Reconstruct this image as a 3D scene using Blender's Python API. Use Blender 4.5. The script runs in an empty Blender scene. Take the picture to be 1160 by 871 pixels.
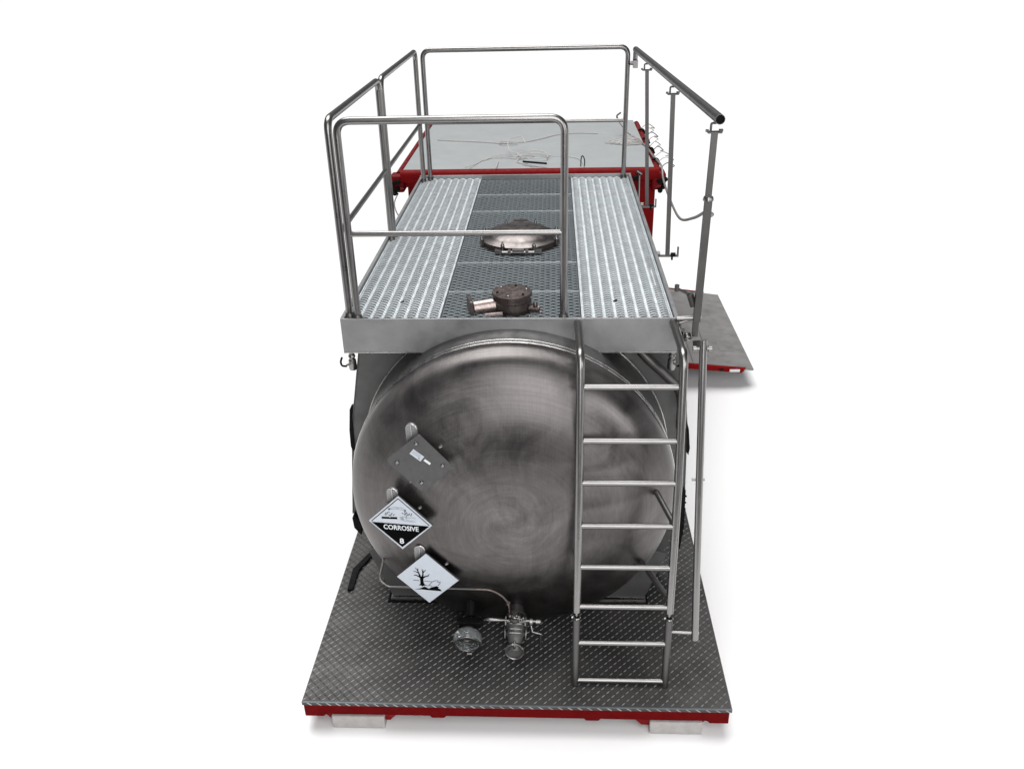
import bpy, bmesh, math, random
from mathutils import Vector, Matrix
random.seed(7)
PI = math.pi
scene = bpy.context.scene
COL = scene.collection

# ------------------------------------------------------------------ camera
cam_d = bpy.data.cameras.new('camera')
cam = bpy.data.objects.new('camera', cam_d)
COL.objects.link(cam)
cam_d.sensor_width = 36.0
cam_d.lens = 962.79 / 1160 * 36
cam_d.clip_start = 0.05
cam_d.clip_end = 2000
PITCH, YAW, ROLL = 0.4786, -0.0536, -0.0245
fw = Vector((math.sin(YAW)*math.cos(PITCH), math.cos(YAW)*math.cos(PITCH), -math.sin(PITCH)))
rt = fw.cross(Vector((0, 0, 1))).normalized()
up = rt.cross(fw)
rt2 = rt*math.cos(ROLL) + up*math.sin(ROLL)
up2 = -rt*math.sin(ROLL) + up*math.cos(ROLL)
M = Matrix((rt2, up2, -fw)).transposed().to_4x4()
M.translation = Vector((0.2142, -3.4118, 3.8115))
cam.matrix_world = M
scene.camera = cam
scene.render.resolution_x = 1024
scene.render.resolution_y = 768

# ------------------------------------------------------------------ light
scene.view_settings.view_transform = 'Standard'
scene.view_settings.look = 'None'
scene.view_settings.gamma = 1
scene.view_settings.exposure = 0

world = bpy.data.worlds.new('World')
scene.world = world
world.use_nodes = True
wn = world.node_tree.nodes
wn['Background'].inputs['Color'].default_value = (0.95, 0.97, 1.0, 1)
wn['Background'].inputs['Strength'].default_value = 0.15

sun_d = bpy.data.lights.new('key_light', 'SUN')
sun_d.energy = 3.4
sun_d.angle = math.radians(46)
sun_d.color = (1, 0.997, 0.99)
sun = bpy.data.objects.new('key_light', sun_d)
COL.objects.link(sun)
sun.rotation_euler = Vector((0.15, -0.36, -1)).to_track_quat('-Z', 'Y').to_euler()

def softbox(name, loc, target, sx, sy, power):
    d = bpy.data.lights.new(name, 'AREA')
    d.shape = 'RECTANGLE'
    d.size, d.size_y, d.energy = sx, sy, power
    o = bpy.data.objects.new(name, d)
    COL.objects.link(o)
    o.location = loc
    o.rotation_euler = (Vector(target) - Vector(loc)).to_track_quat('-Z', 'Y').to_euler()
    return o
softbox('added_softbox', (1.1, -6.2, 4.5), (0, .6, 1.9), 3.7, 6.4, 330)  # lamp added out of view to put a highlight on the dished end
softbox('added_softbox_top', (.4, -3.6, 7.6), (0, .6, 1.9), 3.6, 3.0, 100)  # added to fill the dark band at the top of the dish
softbox('added_softbox_side', (6.2, -4.2, 3.6), (.3, .6, 1.5), 2.0, 2.6, 110)  # added for the highlight on the right of the dish

# ------------------------------------------------------------------ materials
def new_mat(name):
    m = bpy.data.materials.new(name)
    m.use_nodes = True
    nt = m.node_tree
    return m, nt, nt.nodes['Principled BSDF']

def nd(nt, t, **kw):
    n = nt.nodes.new(t)
    for k, v in kw.items():
        if k in n.inputs:
            n.inputs[k].default_value = v
        else:
            setattr(n, k, v)
    return n

def simple(name, col, metal=0.0, rough=0.5, var=0.12, scale=9.0, rvar=0.12, bump=0.0, stretch=(1, 1, 1), bscale=60.0, spec=None):
    """principled surface with mottled tone and roughness"""
    m, nt, b = new_mat(name)
    L = nt.links.new
    tc = nd(nt, 'ShaderNodeTexCoord')
    mp = nd(nt, 'ShaderNodeMapping')
    mp.inputs['Scale'].default_value = stretch
    L(tc.outputs['Object'], mp.inputs['Vector'])
    n1 = nd(nt, 'ShaderNodeTexNoise', Scale=scale, Detail=6.0, Roughness=0.6)
    L(mp.outputs[0], n1.inputs['Vector'])
    r = nd(nt, 'ShaderNodeMapRange')
    r.inputs[1].default_value, r.inputs[2].default_value = 0.3, 0.7
    r.inputs[3].default_value, r.inputs[4].default_value = 1-var, 1+var
    L(n1.outputs['Fac'], r.inputs[0])
    mx = nd(nt, 'ShaderNodeVectorMath', operation='SCALE')
    mx.inputs[0].default_value = col
    L(r.outputs[0], mx.inputs['Scale'])
    L(mx.outputs[0], b.inputs['Base Color'])
    r2 = nd(nt, 'ShaderNodeMapRange')
    r2.inputs[1].default_value, r2.inputs[2].default_value = 0.3, 0.7
    r2.inputs[3].default_value, r2.inputs[4].default_value = max(0.02, rough-rvar), min(1, rough+rvar)
    n2 = nd(nt, 'ShaderNodeTexNoise', Scale=scale*2.7, Detail=5.0)
    L(mp.outputs[0], n2.inputs['Vector'])
    L(n2.outputs['Fac'], r2.inputs[0])
    L(r2.outputs[0], b.inputs['Roughness'])
    b.inputs['Metallic'].default_value = metal
    if spec is not None:
        b.inputs['Specular IOR Level'].default_value = spec
    if bump:
        n3 = nd(nt, 'ShaderNodeTexNoise', Scale=bscale, Detail=4.0)
        L(mp.outputs[0], n3.inputs['Vector'])
        bp = nd(nt, 'ShaderNodeBump', Strength=bump, Distance=0.004)
        L(n3.outputs['Fac'], bp.inputs['Height'])
        L(bp.outputs[0], b.inputs['Normal'])
    return m

def polished_dish():
    """ground stainless steel: turning marks round the axis, cloudy wiped patches"""
    m, nt, b = new_mat('brushed_stainless_dish')
    L = nt.links.new
    tc = nd(nt, 'ShaderNodeTexCoord')
    sp = nd(nt, 'ShaderNodeSeparateXYZ')
    L(tc.outputs['Object'], sp.inputs[0])
    xx = nd(nt, 'ShaderNodeMath', operation='MULTIPLY'); L(sp.outputs['X'], xx.inputs[0]); L(sp.outputs['X'], xx.inputs[1])
    zz = nd(nt, 'ShaderNodeMath', operation='MULTIPLY'); L(sp.outputs['Z'], zz.inputs[0]); L(sp.outputs['Z'], zz.inputs[1])
    ad = nd(nt, 'ShaderNodeMath', operation='ADD'); L(xx.outputs[0], ad.inputs[0]); L(zz.outputs[0], ad.inputs[1])
    rr = nd(nt, 'ShaderNodeMath', operation='SQRT'); L(ad.outputs[0], rr.inputs[0])
    dx = nd(nt, 'ShaderNodeVectorMath', operation='NORMALIZE')
    cb = nd(nt, 'ShaderNodeCombineXYZ'); L(sp.outputs['X'], cb.inputs['X']); L(sp.outputs['Z'], cb.inputs['Z'])
    L(cb.outputs[0], dx.inputs[0])
    # polar noise space: (cos, sin, r*k)
    s1 = nd(nt, 'ShaderNodeSeparateXYZ'); L(dx.outputs[0], s1.inputs[0])
    rk = nd(nt, 'ShaderNodeMath', operation='MULTIPLY'); L(rr.outputs[0], rk.inputs[0]); rk.inputs[1].default_value = 60
    c2 = nd(nt, 'ShaderNodeCombineXYZ'); L(s1.outputs['X'], c2.inputs['X']); L(s1.outputs['Z'], c2.inputs['Y']); L(rk.outputs[0], c2.inputs['Z'])
    rings = nd(nt, 'ShaderNodeTexNoise', Scale=1.6, Detail=6.0, Roughness=0.65)
    L(c2.outputs[0], rings.inputs['Vector'])
    # short scratches crossing
    mp = nd(nt, 'ShaderNodeMapping'); mp.inputs['Scale'].default_value = (70, 4, 5)
    mp.inputs['Rotation'].default_value = (0, 0.35, 0)
    L(tc.outputs['Object'], mp.inputs['Vector'])
    scr = nd(nt, 'ShaderNodeTexNoise', Scale=1.5, Detail=5.0, Roughness=0.7)
    L(mp.outputs[0], scr.inputs['Vector'])
    # cloudy wiped patches, swirled
    cl = nd(nt, 'ShaderNodeTexNoise', Scale=2.6, Detail=5.0, Roughness=0.62, Distortion=1.6)
    L(tc.outputs['Object'], cl.inputs['Vector'])
    cr = nd(nt, 'ShaderNodeMapRange'); L(cl.outputs['Fac'], cr.inputs[0])
    cr.inputs[1].default_value, cr.inputs[2].default_value = 0.32, 0.68
    cr.inputs[3].default_value, cr.inputs[4].default_value = 0.72, 1.30
    rg = nd(nt, 'ShaderNodeMapRange'); L(rings.outputs['Fac'], rg.inputs[0])
    rg.inputs[1].default_value, rg.inputs[2].default_value = 0.3, 0.7
    rg.inputs[3].default_value, rg.inputs[4].default_value = 0.90, 1.10
    sc = nd(nt, 'ShaderNodeMapRange'); L(scr.outputs['Fac'], sc.inputs[0])
    sc.inputs[1].default_value, sc.inputs[2].default_value = 0.3, 0.7
    sc.inputs[3].default_value, sc.inputs[4].default_value = 0.92, 1.08
    # buffed swirl near the centre: noise space wound round the axis
    wa = nd(nt, 'ShaderNodeMath', operation='MULTIPLY'); L(rr.outputs[0], wa.inputs[0]); wa.inputs[1].default_value = 14.0
    vr = nd(nt, 'ShaderNodeVectorRotate', rotation_type='Y_AXIS'); L(tc.outputs['Object'], vr.inputs['Vector']); L(wa.outputs[0], vr.inputs['Angle'])
    sw = nd(nt, 'ShaderNodeTexNoise', Scale=7.0, Detail=6.0, Roughness=0.6, Distortion=0.6)
    L(vr.outputs[0], sw.inputs['Vector'])
    sf = nd(nt, 'ShaderNodeMapRange'); L(rr.outputs[0], sf.inputs[0])
    sf.inputs[1].default_value, sf.inputs[2].default_value = 0.05, 0.42
    sf.inputs[3].default_value, sf.inputs[4].default_value = 1.5, 0.15
    sd = nd(nt, 'ShaderNodeMath', operation='SUBTRACT'); L(sw.outputs['Fac'], sd.inputs[0]); sd.inputs[1].default_value = 0.48
    sm = nd(nt, 'ShaderNodeMath', operation='MULTIPLY'); L(sd.outputs[0], sm.inputs[0]); L(sf.outputs[0], sm.inputs[1])
    so = nd(nt, 'ShaderNodeMath', operation='MULTIPLY_ADD'); L(sm.outputs[0], so.inputs[0]); so.inputs[1].default_value = 0.85; so.inputs[2].default_value = 1.0
    rg2 = nd(nt, 'ShaderNodeMath', operation='MULTIPLY'); L(rg.outputs[0], rg2.inputs[0]); L(so.outputs[0], rg2.inputs[1])
    m1 = nd(nt, 'ShaderNodeMath', operation='MULTIPLY'); L(cr.outputs[0], m1.inputs[0]); L(rg2.outputs[0], m1.inputs[1])
    m2 = nd(nt, 'ShaderNodeMath', operation='MULTIPLY'); L(m1.outputs[0], m2.inputs[0]); L(sc.outputs[0], m2.inputs[1])
    cs = nd(nt, 'ShaderNodeVectorMath', operation='SCALE'); cs.inputs[0].default_value = DISH_COL
    L(m2.outputs[0], cs.inputs['Scale']); L(cs.outputs[0], b.inputs['Base Color'])
    ro = nd(nt, 'ShaderNodeMapRange'); L(cl.outputs['Fac'], ro.inputs[0])
    ro.inputs[1].default_value, ro.inputs[2].default_value = 0.3, 0.7
    ro.inputs[3].default_value, ro.inputs[4].default_value = 0.30, 0.46
    L(ro.outputs[0], b.inputs['Roughness'])
    b.inputs['Metallic'].default_value = 1
    b.inputs['Anisotropic'].default_value = 0.65
    tg = nd(nt, 'ShaderNodeTangent', direction_type='RADIAL', axis='Y')
    L(tg.outputs[0], b.inputs['Tangent'])
    hs = nd(nt, 'ShaderNodeMath', operation='ADD'); L(rings.outputs['Fac'], hs.inputs[0]); L(scr.outputs['Fac'], hs.inputs[1])
    bp = nd(nt, 'ShaderNodeBump', Strength=0.10, Distance=0.003)
    L(hs.outputs[0], bp.inputs['Height'])
    L(bp.outputs[0], b.inputs['Normal'])
    return m

def scuffed_red():
    m, nt, b = new_mat('scuffed_red_paint')
    L = nt.links.new
    tc = nd(nt, 'ShaderNodeTexCoord')
    mp = nd(nt, 'ShaderNodeMapping'); mp.inputs['Scale'].default_value = (0.35, 1, 1.6)
    L(tc.outputs['Object'], mp.inputs['Vector'])
    n = nd(nt, 'ShaderNodeTexNoise', Scale=26.0, Detail=9.0, Roughness=0.75)
    L(mp.outputs[0], n.inputs['Vector'])
    r = nd(nt, 'ShaderNodeMapRange'); L(n.outputs['Fac'], r.inputs[0])
    r.inputs[1].default_value, r.inputs[2].default_value = 0.56, 0.66
    mx = nd(nt, 'ShaderNodeMix', data_type='RGBA')
    mx.inputs[6].default_value = (0.16, 0.001, 0.003, 1)
    mx.inputs[7].default_value = (0.36, 0.14, 0.14, 1)
    L(r.outputs[0], mx.inputs[0])
    L(mx.outputs[2], b.inputs['Base Color'])
    b.inputs['Roughness'].default_value = 0.6
    b.inputs['Specular IOR Level'].default_value = 0.15
    return m

DISH_COL = (0.145, 0.135, 0.133)
MAT = {}
MAT['dish'] = polished_dish()
MAT['shell'] = simple('tank_shell_steel', (0.20, 0.195, 0.192), 1, 0.42, 0.15, 5)
MAT['tube'] = simple('tube_stainless', (0.25, 0.242, 0.238), 1, 0.3, 0.06, 5, 0.03)
MAT['tube_dark'] = simple('dull_steel_bar', (0.125, 0.12, 0.118), 0.85, 0.42, 0.08, 5, .04)
MAT['fascia'] = simple('satin_steel_sheet', (0.31, 0.31, 0.315), 0.75, 0.48, 0.10, 6, 0.1, 0.05)
MAT['plate'] = simple('dull_grey_steel_plate', (0.12, 0.118, 0.116), 0.5, 0.5, 0.12, 5)
MAT['bead'] = simple('bright_weld_edge', (0.55, 0.53, 0.52), 1, 0.3, 0.08, 10)
MAT['galv'] = simple('galvanised_steel_bright', (0.74, 0.78, 0.80), 0.5, 0.42, 0.16, 12, 0.08)
MAT['galv_dark'] = simple('galvanised_steel_dull', (0.125, 0.145, 0.155), 0.5, 0.5, 0.2, 22, 0.1)
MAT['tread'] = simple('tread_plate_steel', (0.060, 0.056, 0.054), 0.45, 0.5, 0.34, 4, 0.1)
MAT['red'] = simple('dark_red_paint', (0.19, 0.0008, 0.002), 0, 0.6, 0.10, 8, 0.1, spec=.1)
MAT['red_deep'] = simple('deep_red_paint', (0.115, 0.0008, 0.0015), 0, 0.7, 0.15, 9, 0.1, spec=.06)
MAT['red_scuff'] = scuffed_red()
MAT['tread_worn_lit'] = simple('worn_lit_tread_tops', (0.34, 0.36, 0.365), 0.6, 0.45, 0.3, 6)  # bare steel tone with the caught light put into the colour
MAT['lid'] = simple('grey_tarpaulin_lid', (0.36, 0.38, 0.385), 0, 0.6, 0.05, 3, 0.08)
MAT['block'] = simple('pale_timber_block', (0.40, 0.38, 0.37), 0, 0.8, 0.14, 22, 0.1, 0.3)
MAT['black'] = simple('black_rubber', (0.004, 0.004, 0.004), 0, 0.7, 0.3, 12, spec=.15)
MAT['bronze'] = simple('brown_cast_steel', (0.155, 0.125, 0.118), 0.85, 0.38, 0.2, 20, 0.12, 0.15)
MAT['bronze_light'] = simple('brushed_brown_steel', (0.30, 0.245, 0.23), 0.9, 0.32, 0.15, 20, 0.1)
MAT['hatch'] = simple('hatch_brown_steel', (0.15, 0.135, 0.13), 1, 0.36, 0.15, 9, 0.1)
MAT['white'] = simple('white_placard', (0.54, 0.58, 0.64), 0, 0.35, 0.03, 30, 0.05)
MAT['ink'] = simple('black_print', (0.002, 0.002, 0.002), 0, 0.8, 0.1, 30, 0.05, spec=.05)
MAT['print_white'] = simple('white_print', (0.72, 0.75, 0.78), 0, 0.4, 0.03, 30, 0.05)
MAT['greyprint'] = simple('grey_print', (0.28, 0.30, 0.33), 0, 0.5, 0.05, 30, 0.05)
MAT['holder'] = simple('grey_placard_plate', (0.095, 0.092, 0.092), 0.4, 0.5, 0.06, 12)
MAT['wire'] = simple('pale_plastic_wire', (0.60, 0.575, 0.56), 0, 0.5, 0.05, 20)
MAT['rope'] = simple('grey_steel_cable', (0.30, 0.28, 0.27), 0.6, 0.45, 0.2, 60)
MAT['flap'] = simple('worn_steel_flap', (0.25, 0.243, 0.24), 0.4, 0.5, 0.14, 3.5, 0.12, 0.05)
MAT['floor'] = simple('white_studio_floor', (0.9, 0.9, 0.9), 0, 0.9, 0.0, 1, 0.0, spec=0.0)
MAT['dark_floor'] = simple('dark_studio_floor', (0.03, 0.03, 0.03), 0, 0.7, 0.1, 1, 0.05)
g, gnt, gb = new_mat('clear_glass')
gb.inputs['Base Color'].default_value = (0.85, 0.9, 0.9, 1)
gb.inputs['Roughness'].default_value = 0.05
gb.inputs['Transmission Weight'].default_value = 0.9
gb.inputs['IOR'].default_value = 1.45
MAT['glass'] = g

# ------------------------------------------------------------------ mesh helpers
ORG = {}            # world origin of every object built
class MB:
    """collects verts and faces in world space"""
    def __init__(s):
        s.v, s.f, s.sm = [], [], []
    def add(s, vs, fs, smooth=False):
        o = len(s.v)
        s.v += [tuple(p) for p in vs]
        for q in fs:
            s.f.append(tuple(i+o for i in q)); s.sm.append(smooth)
        return s
    def box(s, x0, x1, y0, y1, z0, z1, rot=None):
        vs = [Vector((x, y, z)) for z in (z0, z1) for y in (y0, y1) for x in (x0, x1)]
        if rot:
            c = Vector(((x0+x1)/2, (y0+y1)/2, (z0+z1)/2))
            vs = [c + rot @ (p-c) for p in vs]
        return s.add(vs, [(0, 2, 3, 1), (4, 5, 7, 6), (0, 1, 5, 4), (2, 6, 7, 3), (0, 4, 6, 2), (1, 3, 7, 5)])
    def sweep(s, pts, r, n=14, cap=True, open_end=False, square=False):
        pts = [Vector(p) for p in pts]
        rs = r if isinstance(r, (list, tuple)) else [r]*len(pts)
        t0 = (pts[1]-pts[0]).normalized()
        a = Vector((0, 0, 1)) if abs(t0.z) < 0.9 else Vector((1, 0, 0))
        nrm = t0.cross(a).normalized()
        vs, fs = [], []
        for i, p in enumerate(pts):
            if i == 0: t = t0
            elif i == len(pts)-1: t = (pts[i]-pts[i-1]).normalized()
            else: t = ((pts[i]-pts[i-1]).normalized() + (pts[i+1]-pts[i]).normalized()).normalized()
            nrm = (nrm - t*nrm.dot(t)).normalized()
            b = t.cross(nrm)
            k = 1.0
            if 0 < i < len(pts)-1:
                c = max(.5, t.dot((pts[i+1]-pts[i]).normalized())); k = 1.0
            for j in range(n):
                an = 2*PI*(j+.5)/n
                vs.append(p + (nrm*math.cos(an) + b*math.sin(an))*rs[i]*k)
        for i in range(len(pts)-1):
            for j in range(n):
                fs.append((i*n+j, i*n+(j+1) % n, (i+1)*n+(j+1) % n, (i+1)*n+j))
        s.add(vs, fs, n > 6)
        if cap:
            o = len(s.v)-len(vs)
            s.f.append(tuple(o+j for j in reversed(range(n)))); s.sm.append(False)
            if not open_end:
                s.f.append(tuple(o+(len(pts)-1)*n+j for j in range(n))); s.sm.append(False)
        return s
    def lathe(s, prof, c, axis='z', n=40, smooth=True, closed=False):
        """prof: list of (radius, height along axis)"""
        c = Vector(c)
        A = {'z': (Vector((1, 0, 0)), Vector((0, 1, 0)), Vector((0, 0, 1))),
             'y': (Vector((1, 0, 0)), Vector((0, 0, 1)), Vector((0, 1, 0))),
             'x': (Vector((0, 1, 0)), Vector((0, 0, 1)), Vector((1, 0, 0)))}[axis] if isinstance(axis, str) else axis
        vs, fs = [], []
        for r, h in prof:
            for j in range(n):
                a = 2*PI*j/n
                vs.append(c + A[0]*r*math.cos(a) + A[1]*r*math.sin(a) + A[2]*h)
        for i in range(len(prof)-1):
            for j in range(n):
                fs.append((i*n+j, i*n+(j+1) % n, (i+1)*n+(j+1) % n, (i+1)*n+j))
        return s.add(vs, fs, smooth)
    def cyl(s, p0, p1, r, n=20):
        return s.sweep([p0, p1], r, n)
    def prism(s, poly, axis, a0, a1):
        """poly 2-D extruded along axis ('x','y','z')"""
        def mk(u, v, w):
            return {'x': (w, u, v), 'y': (u, w, v), 'z': (u, v, w)}[axis]
        n = len(poly)
        vs = [mk(u, v, a0) for u, v in poly] + [mk(u, v, a1) for u, v in poly]
        fs = [tuple(range(n)), tuple(reversed(range(n, 2*n)))] + [(i, i+n, (i+1) % n+n, (i+1) % n) for i in range(n)]
        return s.add(vs, fs)
    def build(s, name, mat, parent=None, bevel=0.0, label=None, base=False, mat2=None, mi=None):
        xs, ys, zs = zip(*s.v)
        o = Vector(((min(xs)+max(xs))/2, (min(ys)+max(ys))/2, min(zs) if base else (min(zs)+max(zs))/2))
        me = bpy.data.meshes.new(name)
        me.from_pydata([(x-o.x, y-o.y, z-o.z) for x, y, z in s.v], [], s.f)
        me.polygons.foreach_set('use_smooth', s.sm)
        me.update()
        bm = bmesh.new(); bm.from_mesh(me)
        bmesh.ops.recalc_face_normals(bm, faces=bm.faces)
        for e in bm.edges:
            if len(e.link_faces) == 2 and e.calc_face_angle(0) > 0.7: e.smooth = False
        bm.to_mesh(me); bm.free()
        me.materials.append(MAT[mat])
        if mat2:
            me.materials.append(MAT[mat2]); me.polygons.foreach_set('material_index', mi)
        ob = bpy.data.objects.new(name, me)
        COL.objects.link(ob)
        place(ob, o, parent)
        if bevel:
            md = ob.modifiers.new('bevel', 'BEVEL'); md.width = bevel; md.segments = 2; md.limit_method = 'ANGLE'
            md.angle_limit = 0.7
        if label: ob['label'] = label
        return ob

def place(ob, o, parent):
    ORG[ob.name] = Vector(o)
    if parent is not None:
        ob.parent = parent
        ob.location = Vector(o) - ORG[parent.name]
    else:
        ob.location = o

def empty(name, loc, label, cat, group=None):
    o = bpy.data.objects.new(name, None)
    COL.objects.link(o); o.empty_display_size = 0.1
    o.location = loc; ORG[o.name] = Vector(loc)
    o['label'] = label; o['category'] = cat
    if group: o['group'] = group
    return o

def tag(o, label, cat, group=None):
    o['label'] = label; o['category'] = cat
    if group: o['group'] = group

def bent(pts, rad=0.06, seg=7):
    """polyline with rounded corners"""
    pts = [Vector(p) for p in pts]
    out = [pts[0]]
    for i in range(1, len(pts)-1):
        a, b, c = pts[i-1], pts[i], pts[i+1]
        u, w = (a-b).normalized(), (c-b).normalized()
        ang = u.angle(w)
        d = min(rad/math.tan(ang/2), (a-b).length*.49, (c-b).length*.49)
        p, q = b+u*d, b+w*d
        for k in range(seg+1):
            t = k/seg
            out.append(p*(1-t)**2 + b*2*t*(1-t) + q*t*t)
    out.append(pts[-1])
    return out

def curve_pts(P, k=10):
    """Catmull-Rom through points"""
    P = [Vector(p) for p in P]
    Q = [P[0]*2-P[1]] + P + [P[-1]*2-P[-2]]
    out = []
    for i in range(1, len(Q)-2):
        for j in range(k):
            t = j/k
            out.append(.5*((2*Q[i]) + (Q[i+1]-Q[i-1])*t + (2*Q[i-1]-5*Q[i]+4*Q[i+1]-Q[i+2])*t*t + (-Q[i-1]+3*Q[i]-3*Q[i+1]+Q[i+2])*t**3))
    out.append(P[-1])
    return out

# ------------------------------------------------------------------ setting
GZ = -0.20
gnd = MB().add([(-400, -2.9, GZ), (400, -2.9, GZ), (400, 500, GZ), (-400, 500, GZ)], [(0, 1, 2, 3)]).build('floor', 'floor')
dkf = MB().add([(-400, -300, GZ-.004), (400, -300, GZ-.004), (400, -2.8, GZ-.004), (-400, -2.8, GZ-.004)], [(0, 1, 2, 3)]).build('ground', 'dark_floor')
dkf['kind'] = 'structure'
gnd['kind'] = 'structure'

# ------------------------------------------------------------------ the tank container
T = empty('tank_container', (0, 3.35, GZ), 'stainless steel acid tank container on a red frame with ladder, walkway, railings and hazard placards', 'tank container')

# ---- deck
W, DL = 1.215, 6.72
m = MB().box(-W, W, 0, DL, -0.024, 0)
c = 0.0275
nx, ny = int(2*W/c), int(4.6/c)
dl, dw, dh = 0.0165, 0.0040, 0.0034
vs, fs, mi = [], [], [0]*len(m.f)
for i in range(nx):
    for j in range(ny):
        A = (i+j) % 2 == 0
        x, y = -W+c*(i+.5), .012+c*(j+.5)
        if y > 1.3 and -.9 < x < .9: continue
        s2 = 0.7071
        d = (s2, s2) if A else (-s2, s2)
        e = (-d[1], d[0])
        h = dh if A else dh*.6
        mi += [1 if A else 0]*4  # light painted onto one dash direction, the other left dark
        o = len(vs)
        vs += [(x-d[0]*dl, y-d[1]*dl, .0002), (x+e[0]*dw, y+e[1]*dw, .0002), (x+d[0]*dl, y+d[1]*dl, .0002), (x-e[0]*dw, y-e[1]*dw, .0002),
               (x-d[0]*dl*.55, y-d[1]*dl*.55, h), (x+d[0]*dl*.55, y+d[1]*dl*.55, h)]
        fs += [(o, o+4, o+1), (o+1, o+4, o+5, o+2), (o, o+3, o+4), (o+3, o+2, o+5, o+4)]
m.add(vs, fs)
# pattern on the folded front edge
for i in range(44):
    x = -W+.02+i*.055
    m.add([(x, -.0002, -.001), (x+.012, -.0002, -.001), (x+.04, -.0002, -.023), (x+.028, -.0002, -.023), (x+.008, -.003, -.003), (x+.033, -.003, -.021)],
          [(0, 4, 5, 3), (1, 2, 5, 4), (0, 1, 4), (3, 5, 2)])
    mi += [1]*4
deck = m.build('deck_plate', 'tread', T, mat2='tread_worn_lit', mi=mi)
m = MB().box(-W, W, -.003, .004, -.003, .0025)
m.build('edge_strip', 'galv_dark', deck)

# ---- red base frame
m = MB()
def fx(x0, x1, z0, z1, y0=.006, y1=.09): m.box(x0, x1, y0, y1, z0, z1)
m.prism([(-1.21, -.026), (1.205, -.026), (1.205, -.118), (1.10, -.118), (1.085, -.1), (.83, -.1), (-.70, -.1), (-1.085, -.1), (-1.10, -.118), (-1.21, -.118)][::-1], 'y', .006, .09)
for x in (-.44, .44): m.prism([(x-.05, -.099), (x+.05, -.099), (x+.035, -.118), (x-.035, -.118)], 'y', .008, .088)
m.box(-1.21, -1.13, .092, DL-.02, -.118, -.026); m.box(1.125, 1.205, .092, DL-.02, -.118, -.026)
m.box(-1.127, 1.123, DL-.1, DL-.02, -.118, -.026)
for y in (1.4, 2.8, 4.2, 5.6): m.box(-1.127, 1.123, y, y+.08, -.1, -.028)
frame = m.build('base_frame', 'red_deep', T, bevel=.004)
for x0, x1 in ((-1.09, -.70), (.69, 1.06)):
    m = MB().prism([(x0-.02, -.1), (x1+.03, -.1), (x1-.02, -.155), (x0+.03, -.155)], 'y', .02, .13)
    m.build('forklift_bracket', 'red_scuff', frame, bevel=.004)

# timber blocks the frame stands on
for x0, x1, lb in ((-1.055, -.75, 'pale timber block on the floor under the front left of the red frame'), (.765, 1.06, 'pale timber block on the floor under the ladder side of the red frame')):
    b = MB().box(x0, x1, -.004, .26, GZ+.001, -.104).build('support_block', 'block', None, bevel=.006, base=True)
    tag(b, lb, 'block', 'timber blocks under the frame')
    for y in (3.2, 6.3):
        b2 = b.copy(); COL.objects.link(b2); b2.location.y += y
        b2['label'] = lb.replace('front', 'rear' if y > 5 else 'middle').replace('under the ladder side', 'under the ladder side, %s,' % ('rear' if y > 5 else 'mid length'))

# ---- tank
XC, YR, ZC, RT, HB = -.021, .788, .931, .955, .349
tank = MB()
tank.lathe([(RT, YR+.012), (RT, 3.95), (RT*.9, 4.14), (RT*.6, 4.24), (0.001, 4.27)], (XC, 0, ZC), 'y', 96)
tank = tank.build('tank_shell', 'shell', T)
m = MB(); prof = []
N = 2.3
for k in range(40):
    a = PI/2*k/39
    prof.append((max(RT*math.cos(a)**(2/N), .0005) if k < 39 else .0005, YR-HB*math.sin(a)**(2/N)))
m.lathe([(RT, YR+.010)] + prof, (XC, 0, ZC), 'y', 128)
dish = m.build('dished_end', 'dish', tank)
# keep the dish texture centred on the axis
for y, r, w in ((YR+.004, .0035, 0), (YR+.04, .003, 0), (1.165, .005, 0), (2.6, .006, 0)):
    m = MB()
    pts = [(RT+.001+r*math.cos(a), r*math.sin(a)) for a in [2*PI*i/10 for i in range(11)]]
    m.lathe(pts, (XC, y, ZC), 'y', 96)
    m.build('weld_seam', 'bead', tank)
m = MB().box(XC-.01, XC+.01, .81, .96, ZC+RT-.004, ZC+RT+.003)

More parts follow.
